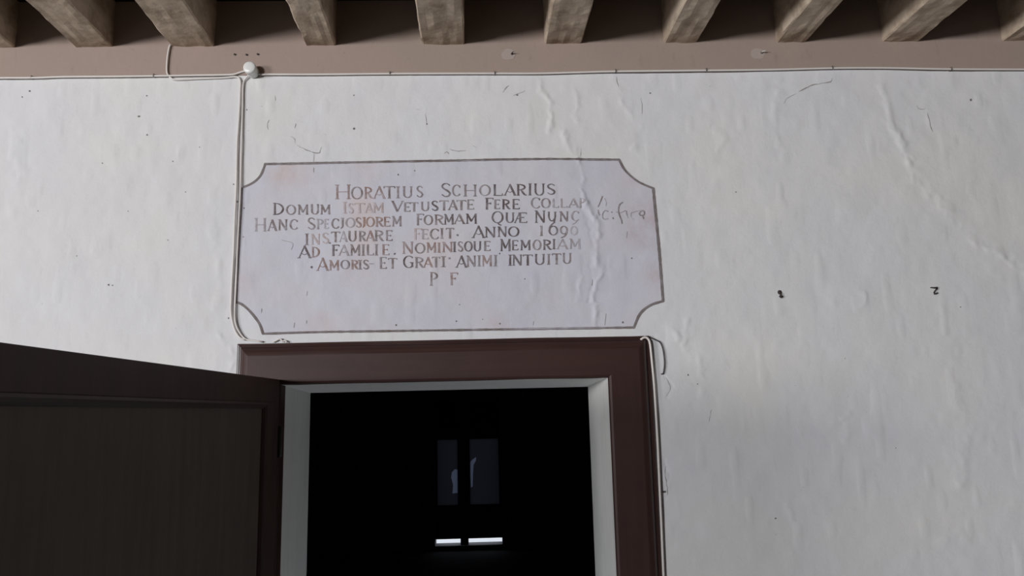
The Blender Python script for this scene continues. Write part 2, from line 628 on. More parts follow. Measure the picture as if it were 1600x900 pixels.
def make_joist(i, xl, xr, label):
    n_st = [0.0]
    while n_st[-1] < -RY0 - 0.4:
        n_st.append(n_st[-1] + (0.025 if n_st[-1] < 1.0 else 0.35))
    w = xr - xl
    c = 0.006
    prof = []                                       # (across, up) going round
    for k in range(7):
        prof.append((c + (w - 2 * c) * k / 6, 0))
    prof += [(w, c), (w, JH * 0.35), (w, JH * 0.7), (w, JH), (0, JH), (0, JH * 0.7), (0, JH * 0.35), (0, c)]
    side = Vector((-JD.y, JD.x, 0))
    if side.x < 0:
        side = -side
    V, Fc = [], []
    for s_ in n_st:
        for k, (a_, b_) in enumerate(prof):
            j = 0.0024 * float(vnoise(s_, k * 0.9, 0.12, 20 + i)) + 0.0012 * float(vnoise(s_, k * 1.7, 0.04, 40 + i))
            g = 0.004 * float(vnoise(s_, 0.3, 0.35, 60 + i))
            chip = 0.006 * max(0, float(vnoise(s_, (0 if a_ < w / 2 else 3), 0.07, 80 + i)) - 0.35)
            ins = chip if b_ <= c and (a_ <= c or a_ >= w - c) else 0
            aa = a_ + g + (j if b_ > 0 else 0) + (ins if a_ < w / 2 else -ins)
            bb = b_ + (j if b_ <= c else 0) + ins
            p = Vector((xl, 0, ZB)) + side * aa + JD * s_ + Vector((0, 0, bb))
            V.append(p)
    m = len(prof)
    for s_ in range(len(n_st) - 1):
        for k in range(m):
            b = s_ * m + k
            b2 = s_ * m + (k + 1) % m
            Fc.append((b, b + m, b2 + m, b2))
    Fc.append(tuple(range(m)))
    Fc.append(tuple(reversed([(len(n_st) - 1) * m + k for k in range(m)])))
    o = link('ceiling_joist', V, Fc, M_JOIST)
    return tag(o, label, 'ceiling joist', 'ceiling joists over the wall')


for i, (l, r_, lab) in enumerate(joists):
    py = 76 if i < 2 else 72 - 5 * (i - 1) / 8
    make_joist(i, at_z(l, py, ZB).x, at_z(r_, py, ZB).x, lab)

# ------------------------------------------------------------------ door frame with its moulded outer edge
prof = [(0.0, -0.03), (0.0, 0.014), (0.003, 0.017), (0.009, 0.018), (0.011, 0.015), (0.014, 0.015), (0.017, 0.022), (0.022, 0.029), (0.029, 0.0355), (0.037, 0.040), (0.046, 0.0435), (0.052, FR_D)]
wL, wR, wT = IX0 - FX0, FX1 - IX1, FZ - IZ


def frame_prof(w):
    return prof + [(w - 0.012, FR_D), (w - 0.004, FR_D - 0.004), (w, FR_D - 0.013), (w, -0.03)]


def jamb(name, xo, w, sgn):
    P = frame_prof(w)
    V, Fc = [], []
    T = frame_prof(wT)
    for k, (u, d) in enumerate(P):
        V.append((xo + sgn * u, -d, 0.0))
        V.append((xo + sgn * u, -d, FZ - T[k][0]))
    for k in range(len(P) - 1):
        b = 2 * k
        Fc.append((b, b + 1, b + 3, b + 2) if sgn < 0 else (b, b + 2, b + 3, b + 1))
    return V, Fc


fr = empty('trim_2', (0.5 * (FX0 + FX1), 0, 0))
tag(fr, 'dark reddish brown moulded wooden frame around the doorway', 'door frame', kind='structure')
V, Fc = jamb('l', FX0, wL, 1); link('jamb', V, Fc, [M_FRAME, M_MOULD], fr, [1 if k < 9 else 0 for k in range(len(Fc))])
V, Fc = jamb('r', FX1, wR, -1); link('jamb', V, Fc, [M_FRAME, M_MOULD], fr, [1 if k < 9 else 0 for k in range(len(Fc))])
T, L_, R_ = frame_prof(wT), frame_prof(wL), frame_prof(wR)
V, Fc = [], []
NH = 24
for k, (u, d) in enumerate(T):
    x0, x1 = FX0 + L_[k][0], FX1 - R_[k][0]
    for q in range(NH + 1):
        x = x0 + (x1 - x0) * q / NH
        V.append((x, -d - 0.0008 * float(vnoise(x, k, 0.3, 5)), FZ - u - (0.0015 * float(vnoise(x, 1, 0.25, 6)) if 0 < q < NH else 0)))
for k in range(len(T) - 1):
    for q in range(NH):
        b = k * (NH + 1) + q
        Fc.append((b, b + NH + 1, b + NH + 2, b + 1))
link('head', V, Fc, M_FRAME_H, fr)

# lining of the deep doorway, slightly splayed
fl, fr_, ft0, ft1 = at(483, 640, RV).x, at(921, 640, RV).x, at(483, 615, RV).z, at(919, 603, RV).z
ft = (ft0 + ft1) / 2
ln = empty('trim_3', (0, 0.25, 0))
tag(ln, 'grey painted boards lining the deep doorway', 'door lining', kind='structure')
t_ = 0.028
Y0 = -0.028
mb = MB(); mb.hexa([(IX0 - t_, Y0, 0), (IX0, Y0, 0), (fl, RV + .02, 0), (fl - t_, RV + .02, 0), (IX0 - t_, Y0, IZ + t_), (IX0, Y0, IZ), (fl, RV + .02, ft), (fl - t_, RV + .02, ft + t_)])
mb.build('side_board', M_LINING, ln)
mb = MB(); mb.hexa([(IX1, Y0, 0), (IX1 + t_, Y0, 0), (fr_ + t_, RV + .02, 0), (fr_, RV + .02, 0), (IX1, Y0, IZ), (IX1 + t_, Y0, IZ + t_), (fr_ + t_, RV + .02, ft + t_), (fr_, RV + .02, ft)])
mb.build('side_board', M_LINING, ln)
mb = MB(); mb.hexa([(IX0 - t_, Y0, IZ), (IX1 + t_, Y0, IZ), (fr_ + t_, RV + .02, ft), (fl - t_, RV + .02, ft), (IX0 - t_, Y0, IZ + t_), (IX1 + t_, Y0, IZ + t_), (fr_ + t_, RV + .02, ft + t_), (fl - t_, RV + .02, ft + t_)])
mb.build('head_board', M_LINING, ln)
# blanks between lining and the hall side of the wall
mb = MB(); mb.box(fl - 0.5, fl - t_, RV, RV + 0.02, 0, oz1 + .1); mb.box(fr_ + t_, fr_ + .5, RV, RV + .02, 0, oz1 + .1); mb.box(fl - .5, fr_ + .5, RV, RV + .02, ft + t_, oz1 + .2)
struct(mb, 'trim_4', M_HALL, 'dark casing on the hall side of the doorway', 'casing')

# ------------------------------------------------------------------ the open door leaf
hinge = at(437, 600, -0.052)
ZT = at(428, 593, -0.06).z
far = at_z(0, 534.5, ZT)
dv = Vector((far.x - hinge.x, far.y - hinge.y, 0))
dv.normalize()
LEAF = 1.70
nrm = Vector((-dv.y, dv.x, 0))                # away from the visible face
if nrm.x > 0:
    nrm = -nrm
dr = empty('door_1', (hinge.x, hinge.y, 0))
tag(dr, 'dark brown panelled door standing open in front of the white wall', 'door', kind='structure')


def leaf_pt(s_, d, z):
    return Vector((hinge.x, hinge.y, 0)) + dv * s_ + nrm * d + Vector((0, 0, z))


def leaf_box(s0, s1, d0, d1, z0, z1, name, m, bevel=0.0):
    mb_ = MB()
    p = [leaf_pt(s0, d0, z0), leaf_pt(s1, d0, z0), leaf_pt(s1, d1, z0), leaf_pt(s0, d1, z0), leaf_pt(s0, d0, z1), leaf_pt(s1, d0, z1), leaf_pt(s1, d1, z1), leaf_pt(s0, d1, z1)]
    mb_.hexa(p)
    o = mb_.build(name, m, dr)
    if bevel:
        b = o.modifiers.new('bevel', 'BEVEL'); b.width = bevel; b.segments = 2
    return o


def leaf_hit(px, py):
    d = ray(px, py)
    n = Vector((nrm.x, nrm.y, 0))
    t = (Vector((hinge.x, hinge.y, 0)) - EYE).dot(n) / d.dot(n)
    return EYE + d * t


zr = leaf_hit(100, 617).z                     # underside of the top rail
TH = 0.042
leaf_box(0, LEAF, 0, TH, zr, ZT, 'top_rail', M_LEAF, 0.002)
leaf_box(0, 0.13, 0, TH, 0.16, zr, 'stile', M_LEAF, 0.002)
leaf_box(LEAF - 0.10, LEAF, 0, TH, 0.16, zr, 'stile', M_LEAF, 0.002)
leaf_box(0, LEAF, 0, TH, 0.02, 0.16, 'bottom_rail', M_LEAF, 0.002)
leaf_box(0.13, LEAF - 0.10, 0.014, 0.030, 0.16, zr, 'panel', M_PANEL)
mb = MB()
s0, s1, z0, z1 = 0.13, LEAF - 0.10, 0.16, zr
for (A, B, inn) in (((s0, z1), (s1, z1), (0, -1)), ((s0, z0), (s1, z0), (0, 1)), ((s0, z0), (s0, z1), (1, 0)), ((s1, z0), (s1, z1), (-1, 0))):
    pr = [(0, -0.002), (0.008, -0.004), (0.016, 0.002), (0.022, 0.010), (0.024, 0.014)]
    V, Fc = [], []
    for (o_, d) in pr:
        for Q, e in ((A, 1), (B, -1)):
            ex = Vector((B[0] - A[0], B[1] - A[1])).normalized() * o_ * e
            V.append(leaf_pt(Q[0] + inn[0] * o_ + ex[0], d, Q[1] + inn[1] * o_ + ex[1]))
    for k in range(len(pr) - 1):
        Fc.append((2 * k, 2 * k + 1, 2 * k + 3, 2 * k + 2))
    mb.add(V, Fc)
mb.build('panel_moulding', M_LEAF, dr)
# strap of the upper hinge
mb = MB()
mb.tube([leaf_pt(-0.006, -0.006, ZT - 0.30), leaf_pt(-0.006, -0.006, ZT - 0.18)], 0.009, 12)
mb.build('hinge', M_IRON, dr, True)
mb = MB()
mb.tube([at(404, 590.5, -.062), at(413, 594, -.062), at(424, 595.5, -.060), at(434, 598, -.058)], 0.005, 8)
mb.build('hinge_pin', M_FRAME, dr, True)

# ------------------------------------------------------------------ the dark hall behind and its far double door
HY = 7.0
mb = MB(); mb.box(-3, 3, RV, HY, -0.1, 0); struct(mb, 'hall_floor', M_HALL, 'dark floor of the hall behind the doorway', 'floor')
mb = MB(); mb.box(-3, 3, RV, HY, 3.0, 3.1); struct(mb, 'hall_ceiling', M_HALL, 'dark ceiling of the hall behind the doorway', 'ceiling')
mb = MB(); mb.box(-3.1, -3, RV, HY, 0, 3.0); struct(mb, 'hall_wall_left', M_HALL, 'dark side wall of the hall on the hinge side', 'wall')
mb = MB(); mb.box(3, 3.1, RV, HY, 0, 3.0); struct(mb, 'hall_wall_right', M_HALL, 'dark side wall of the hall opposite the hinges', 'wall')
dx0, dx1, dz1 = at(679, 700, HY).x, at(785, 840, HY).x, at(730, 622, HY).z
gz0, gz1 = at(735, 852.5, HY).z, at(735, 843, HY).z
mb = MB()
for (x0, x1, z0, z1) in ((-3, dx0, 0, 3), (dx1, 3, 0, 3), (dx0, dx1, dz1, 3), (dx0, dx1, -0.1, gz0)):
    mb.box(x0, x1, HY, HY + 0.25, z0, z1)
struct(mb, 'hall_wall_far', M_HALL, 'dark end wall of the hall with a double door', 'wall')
M_FOG = mat('grimy_glass', (0.0, 0.0, 0.0), 0.8, 0.0)


def translucent(name, c):
    m = bpy.data.materials.new(name)
    m.use_nodes = True
    nt = m.node_tree
    nt.nodes.remove(nt.nodes['Principled BSDF'])
    b = nt.nodes.new('ShaderNodeBsdfTranslucent')
    b.inputs[0].default_value = (*c, 1)
    nt.links.new(b.outputs[0], nt.nodes['Material Output'].inputs[0])
    return m


M_PANE = translucent('dark_glass', (0.005, 0.005, 0.0065))
M_PATCH = translucent('paler_glass', (0.030, 0.034, 0.050))  # paler and more translucent than the dark pane around it
fd = empty('door_2', ((dx0 + dx1) / 2, HY + 0.1, gz0))
tag(fd, 'far double door in the dark hall with daylight showing under both leaves', 'door', kind='structure')
xm0, xm1 = at(720, 846, HY + .1).x, at(732, 846, HY + .1).x
zk = at(730, 684, HY).z
zk2 = at(730, 790, HY).z
M_HDOOR = mat('black_door_paint', (0.02, 0.02, 0.023), 0.6, 0.3)


def pane(x0, x1, z0, z1, hole, parent):
    y = HY + .10
    outer = [Vector((x0, y, z0)), Vector((x1, y, z0)), Vector((x1, y, z1)), Vector((x0, y, z1))]
    if not hole:
        mb_ = MB()
        mb_.box(x0, x1, y - .003, y + .003, z0, z1)
        mb_.build('glass_pane', M_PANE, parent)
        return
    inner = [at(p[0], p[1], y) for p in hole]
    inner = [Vector((min(max(p.x, x0 + .004), x1 - .004), y, min(max(p.z, z0 + .004), z1 - .004))) for p in inner]
    pts = outer + inner
    link('glass_pane', pts, tessellate_polygon([outer, inner]), M_PANE, parent)
    link('paler_patch', inner, [tuple(range(len(inner)))], M_PATCH, parent)


def far_leaf(x0, x1, hole):
    mb_ = MB()
    st = 0.030
    mb_.box(x0, x0 + st, HY + .08, HY + .12, gz1, dz1)
    mb_.box(x1 - st, x1, HY + .08, HY + .12, gz1, dz1)
    mb_.box(x0 + st, x1 - st, HY + .08, HY + .12, dz1 - 0.05, dz1)
    mb_.box(x0 + st, x1 - st, HY + .08, HY + .12, zk - .02, zk + .08)
    mb_.box(x0 + st, x1 - st, HY + .08, HY + .12, gz1, zk2)
    lf = mb_.build('door_leaf', M_HDOOR, fd)
    pane(x0 + st, x1 - st, zk + .08, dz1 - .05, None, lf)
    pane(x0 + st, x1 - st, zk2, zk - .02, hole, lf)
    return lf


lf1 = far_leaf(dx0, xm0, [(706, 738), (711, 733), (716, 734), (716, 748), (717, 758), (715.5, 770), (707, 771), (708, 758), (705, 746)])
lf2 = far_leaf(xm1, dx1, [(735, 722), (737, 719), (744, 714), (743.5, 720), (740, 726), (739, 740), (738.5, 760), (736, 762), (735, 744)])
mb = MB(); mb.box(xm0 - .002, xm1 + .002, HY + .07, HY + .13, gz0, dz1); mb.build('centre_post', M_HDOOR, fd)


mb = MB(); mb.box(-6, 6, HY + .25, HY + 8, -0.15, -0.05)
struct(mb, 'ground', mat('sunlit_paving', (0.75, 0.74, 0.76), 0.9), 'bright paving outside the far double door', 'ground')

# ------------------------------------------------------------------ painted inscription
ins_c = on_wall(700, 385, 0)
ins = empty('painted_inscription', ins_c)
tag(ins, 'faded Latin inscription painted on a pale scooped panel above the doorway', 'inscription')

arcTL = [(369, 292.7), (379.5, 292.4), (396, 285), (407.7, 273.5), (414.4, 256.5)]
arcTR = [(967, 249.5), (976, 265.6), (993, 281), (1008, 289), (1020.5, 294)]
arcBR = [(1035.5, 470.5), (1016, 477), (1000, 490), (990, 511.8)]
arcBL = [(411, 521.5), (405.4, 506), (392, 488), (378, 475.6), (368.5, 472)]
top = [(414.4, 256.5), (560, 253.6), (700, 251.5), (800, 249.6), (967, 249.5)]
right = [(1020.5, 294), (1029, 385), (1035.5, 470.5)]
bottom = [(990, 511.8), (900, 513), (800, 514.5), (600, 517.5), (500, 518.8), (411, 521.5)]
left = [(368.5, 472), (371, 400), (375, 330), (377.5, 293)]

M_INS = mat('inscription_ground', (0.60, 0.59, 0.66), 0.9, 0.15)
t = NT(M_INS)
c0 = t.mix(t.ramp(t.noise(3.2, 5), 0.35, 0.65), (0.595, 0.592, 0.672), (0.63, 0.612, 0.655))
c0 = t.mix(t.mul(t.ramp(t.noise(11.0, 5, .6), 0.45, 0.72), 0.5), c0, (0.64, 0.635, 0.68))


def stain(cin, px, py, rad, col, amt):
    p = on_wall(px, py, 0)
    d = t.n('ShaderNodeVectorMath', operation='DISTANCE')
    t.t.links.new(t.co, d.inputs[0])
    d.inputs[1].default_value = p
    k = t.mul(t.ramp(d.outputs['Value'], rad, rad * 0.2), t.mul(t.ramp(t.noise(9.0, 5, .65), 0.35, 0.65), amt))
    return t.mix(k, cin, col)


for args in ((1018, 350, 0.16, (0.50, 0.40, 0.42), .8), (1030, 430, .10, (.52, .42, .44), .7), (450, 260, .13, (.60, .47, .45), .7), (570, 262, .10, (.60, .50, .48), .5),
             (980, 270, .10, (.60, .50, .53), .6), (570, 350, .14, (.64, .54, .53), .7), (680, 385, .15, (.64, .54, .53), .6), (560, 405, .14, (.64, .54, .53), .6), (560, 325, .10, (.64, .53, .52), .7), (375, 430, .1, (.60, .52, .54), .5), (780, 515, .1, (.6, .48, .47), .5), (500, 520, .1, (.58, .46, .44), .6)):
    c0 = stain(c0, *args)
t.base(c0)
t.bump(t.noise(45.0, 6, 0.6), 0.2, 0.006)


def border_poly():
    return [np.array(p) for p in (spline(arcTL, 4)[1:] + spline(top, 12)[1:] + spline(arcTR, 4)[1:] + spline(right, 12)[1:] + spline(arcBR, 4)[1:] + spline(bottom, 12)[1:] + spline(arcBL, 4)[1:])]


out_px = border_poly()
W2 = np.array([wpt(*p) for p in out_px])


def row_span(z):
    hits = []
    n = len(W2)
    for i in range(n):
        a_, b_ = W2[i], W2[(i + 1) % n]
        if (a_[1] - z) * (b_[1] - z) < 0:
            hits.append(a_[0] + (b_[0] - a_[0]) * (z - a_[1]) / (b_[1] - a_[1]))
    return (min(hits), max(hits)) if len(hits) >= 2 else None


zlo, zhi = W2[:, 1].min() + .0005, W2[:, 1].max() - .0005
rows = []
for z in np.arange(zlo, zhi, 0.0044):
    s_ = row_span(z)
    if s_:
        rows.append((z, *s_))
NU = 380
V = []
for z, a_, b_ in rows:
    xr_ = np.linspace(a_, b_, NU + 1)
    h = relief(xr_, np.full_like(xr_, z))
    V += [(xr_[k], -h[k] - 0.0016, z) for k in range(NU + 1)]
Fc = []
for i in range(len(rows) - 1):
    for k in range(NU):
        b = i * (NU + 1) + k
        Fc.append((b, b + 1, b + NU + 2, b + NU + 1))
mb = MB()
mb.add(V, Fc)
_save = mb


def pit2(px, py, r, m=1):
    n = 8
    pts = [(px + math.cos(k * math.pi / 4) * r * random.uniform(.8, 1.15), py + math.sin(k * math.pi / 4) * r * random.uniform(.8, 1.15)) for k in range(n)]
    mb.add([on_wall(p[0], p[1], 0.0026) for p in pts], [tuple(range(n))[::-1]], m)


for (x, y, r_) in ((622, 273, 1.3), (648, 267, 1.0), (713, 502, 1.3), (781, 505.8, 1.4), (973, 503.6, 1.6), (820, 436, 1.1), (987, 403.5, 1.2), (780.5, 396.5, 1.4), (619, 508, 1.5), (381, 325, 1.2), (370, 315, 1.4), (718, 476, .9), (754, 499, .8), (479, 503, .8), (409, 485, .8), (380, 370, .8)):
    pit2(x, y, r_)
for pts, w in (([(409, 482), (408.5, 489)], .8), ([(460, 504), (459, 512)], .9), ([(479, 500), (478.5, 506)], .7), ([(480, 455), (479, 462)], .6), ([(947, 490), (945, 508)], .9), ([(926, 437), (925, 446)], 1.1), ([(980, 362), (979, 372)], .8), ([(834, 502), (833, 508)], .8), ([(440, 375), (457, 380), (455, 390)], .7), ([(490, 262), (490, 269)], .9)):
    ribbons(mb, [(spline(pts, 3), [w] * len(spline(pts, 3)))], 2, 0.0026)
pan = mb.build('panel', [M_INS, M_PIT, M_CRACK], ins)
pan.data.polygons.foreach_set('use_smooth', np.ones(len(pan.data.polygons), dtype=bool))
tag(pan, 'pale lilac grey painted ground')


# border line
def ink(name, c, panel_mix, lo=0.35, hi=0.7, scale=28):
    m = mat(name, c, 0.9, 0.15)
    q = NT(m)
    q.base(q.mix(q.mul(q.ramp(q.noise(scale, 5, .65), lo, hi), panel_mix), c, (0.60, 0.585, 0.645)))
    return m


M_BORD = ink('border_brown', (0.165, 0.135, 0.125), 0.28)
M_BORD_F = ink('border_faded', (0.25, 0.19, 0.175), 0.6)
mb = MB()
for pts, w, m in ((arcTL, 3.4, 0), (top, 3.6, 0), (arcTR, 3.6, 0), (right, 4.2, 0), (arcBR, 3.8, 0), (bottom, 3.6, 0), (arcBL, 3.8, 0), (left, 2.6, 1)):
    P = spline(pts, 5)
    if pts is arcTL:
        P = P[2:]
    ws = [w * random.uniform(0.82, 1.12) for _ in P]
    ribbons(mb, [(P, ws)], m, 0.0030)
for c_ in ((414.4, 256.5), (967, 249.5), (1020.5, 294), (1035.5, 470.5), (990, 511.8), (411, 521.5)):
    pts = [(c_[0] + 1.8 * math.cos(k * math.pi / 4), c_[1] + 1.8 * math.sin(k * math.pi / 4)) for k in range(8)]
    mb.add([on_wall(p[0], p[1], 0.0031) for p in pts], [tuple(range(8))[::-1]], 0)
mb.build('border_line', [M_BORD, M_BORD_F], ins)

# lettering: pen strokes of roman capitals; thick (1) and thin strokes
TN = 0.5


def el(cx_, cy_, rx, ry, a0, a1, n=16, thick=1.0, thin=0.45):
    P, ws = [], []
    for k in range(n + 1):
        q = math.radians(a0 + (a1 - a0) * k / n)
        P.append((cx_ + rx * math.cos(q), cy_ + ry * math.sin(q)))
        ws.append(thin + (thick - thin) * abs(math.cos(q)) ** 1.3)
    return (P, ws)


def ln_(x0, y0, x1, y1, w=1.0, w1=None):
    n = 4
    P = [(x0 + (x1 - x0) * k / n, y0 + (y1 - y0) * k / n) for k in range(n + 1)]
    ws = [w + ((w1 if w1 is not None else w) - w) * k / n for k in range(n + 1)]
    return (P, ws)


def sf(x, y, h=0.13):
    return ln_(x - h, y, x + h, y, 0.42)


def cv(pts, ws):
    P = spline(pts, 0.12)
    n = len(P)
    w2 = [float(np.interp(k / (n - 1) * (len(ws) - 1), range(len(ws)), ws)) for k in range(n)]
    return (P, w2)


S_CURVE = cv([(.92, .84), (.62, .985), (.22, .93), (.10, .74), (.34, .57), (.68, .43), (.93, .25), (.78, .05), (.42, .0), (.06, .16)], [.6, .5, .7, .9, 1, 1.05, .95, .7, .5, .6])
GL = {
    'A': [ln_(.04, 0, .52, 1, .55), ln_(.48, 1, .96, 0, 1.1), ln_(.22, .37, .50, .26, .4), ln_(.50, .26, .80, .37, .4), sf(.04, 0), sf(.96, 0)],
    'C': [el(.55, .5, .52, .5, 38, 322), ln_(.94, .95, .94, .74, .5)],
    'D': [ln_(.14, 0, .14, 1), el(.14, .5, .82, .49, -90, 90), sf(.10, 0), sf(.10, 1)],
    'E': [ln_(.18, 0, .18, 1), ln_(.06, .98, .92, .98, .5), ln_(.18, .5, .72, .5, .5), ln_(.06, .02, .96, .02, .5), ln_(.92, 1, .92, .86, .5), ln_(.96, .0, .96, .16, .5), ln_(.72, .58, .72, .42, .6)],
    'F': [ln_(.24, 0, .24, 1, 1.1), ln_(.06, .98, .98, .98, .5), ln_(.24, .52, .70, .52, .45), ln_(.98, 1, .98, .85, .5), sf(.24, 0), ln_(.66, .60, .66, .44, .8)],
    'G': [el(.55, .5, .52, .5, 42, 310), ln_(.90, .42, .90, .06, .9), ln_(.66, .43, 1.02, .43, .45)],
    'H': [ln_(.12, 0, .12, 1), ln_(.88, 0, .88, 1), ln_(.12, .5, .88, .5, .42), sf(.12, 0), sf(.88, 0), sf(.12, 1), sf(.88, 1)],
    'I': [ln_(.5, 0, .5, 1), ln_(.0, 1, 1, 1, .42), ln_(.0, 0, 1, 0, .42)],
    'J': [ln_(.6, 1, .6, .1), ln_(.6, .1, .1, -.08, .8, .4), ln_(.1, 1, 1, 1, .42)],
    'L': [ln_(.16, 0, .16, 1), sf(.16, 1), ln_(.04, .02, .98, .02, .5), ln_(.97, 0, .97, .2, .5)],
    'M': [ln_(.12, 0, .14, 1, .75), ln_(.12, 1, .5, .22, 1), ln_(.5, .22, .88, 1, .5), ln_(.88, 1, .90, 0, 1.05), sf(.12, 0, .11), sf(.90, 0, .11), sf(.08, 1, .08), sf(.92, 1, .08)],
    'N': [ln_(.14, 0, .14, 1, .75), ln_(.12, 1, .88, 0, 1.05), ln_(.88, 0, .88, 1, .75), sf(.14, 0), sf(.88, 1), sf(.08, 1, .09)],
    'O': [el(.5, .5, .48, .5, 0, 360, 24)],
    'P': [ln_(.2, 0, .2, 1), el(.2, .73, .72, .27, -70, 90, 12), sf(.2, 0, .2), sf(.14, 1, .14)],
    'Q': [el(.5, .5, .48, .5, 0, 360, 24), cv([(.50, .02), (.66, -.14), (.86, -.22)], [.5, .9, .6])],
    'R': [ln_(.16, 0, .16, 1), el(.16, .74, .66, .25, -90, 90, 12), cv([(.42, .5), (.66, .22), (.84, .04), (1.02, .04)], [.6, 1.1, .9, .4]), sf(.16, 0), sf(.12, 1)],
    'S': [S_CURVE],
    'T': [ln_(.5, 0, .5, 1, 1.1), ln_(.02, .98, .98, .98, .5), ln_(.02, 1, .02, .84, .5), ln_(.98, 1, .98, .84, .5), sf(.5, 0)],
    'U': [ln_(.12, 1, .12, .34), el(.5, .34, .38, .34, 180, 360, 14), ln_(.88, .34, .88, 1, .8), sf(.12, 1), sf(.88, 1)],
    'V': [ln_(.05, 1, .5, 0, 1.1), ln_(.5, 0, .95, 1, .5), sf(.05, 1), sf(.95, 1)],
    'Y': [cv([(.10, 1), (.10, .5), (.28, .16), (.6, .12), (.86, .4)], [.9, .9, .8, .7, .8]), cv([(.88, 1), (.86, .4), (.7, -.1), (.42, -.30)], [.9, .9, .8, .5]), sf(.1, 1), sf(.88, 1)],
    '&': [ln_(.02, 0, .40, 1, .55), ln_(.44, 0, .44, 1, 1.0), ln_(.30, .98, .96, .98, .5), ln_(.18, .40, .44, .40, .5), ln_(.44, .52, .76, .52, .6), ln_(.38, .02, 1.0, .02, .5), ln_(.96, .98, .96, .86, .5), ln_(1, 0, 1, .16, .5), sf(.02, 0, .08)],
    '1': [ln_(.5, 0, .5, 1), ln_(.1, .93, .5, 1, .5), ln_(.1, 0, .9, 0, .45)],
    '6': [el(.5, .36, .46, .36, 0, 360, 20), cv([(.05, .36), (.10, .62), (.34, .88), (.70, 1.06)], [1, .9, .7, .5])],
    '9': [el(.48, .66, .44, .34, 0, 360, 20), cv([(.92, .66), (.84, .36), (.54, .1), (.1, -.02)], [1, .9, .8, .5])],
    '0': [el(.5, .5, .48, .5, 0, 360, 20)],
    '.': [ln_(.5, 0, .5, 1, 1.0)],
    '-': [ln_(0, .5, 1, .5, .5)],
}
TONE = {
    'd': ((0.125, 0.098, 0.095), .34), 'b': ((0.205, 0.162, 0.152), .52), 'r': ((0.29, 0.19, 0.162), .52), 'o': ((0.33, 0.19, 0.125), .42),
    'f': ((0.33, 0.29, 0.295), .75), 'v': ((0.43, 0.395, 0.415), .8), 'p': ((0.46, 0.365, 0.345), .75),
}
TKEYS = list(TONE)
TM = [ink('ink_' + n_, TONE[k][0], TONE[k][1], .38, .68, 34) for k, n_ in zip(TKEYS, ('dark', 'brown', 'russet', 'ochre', 'faded', 'ghost', 'pink'))]
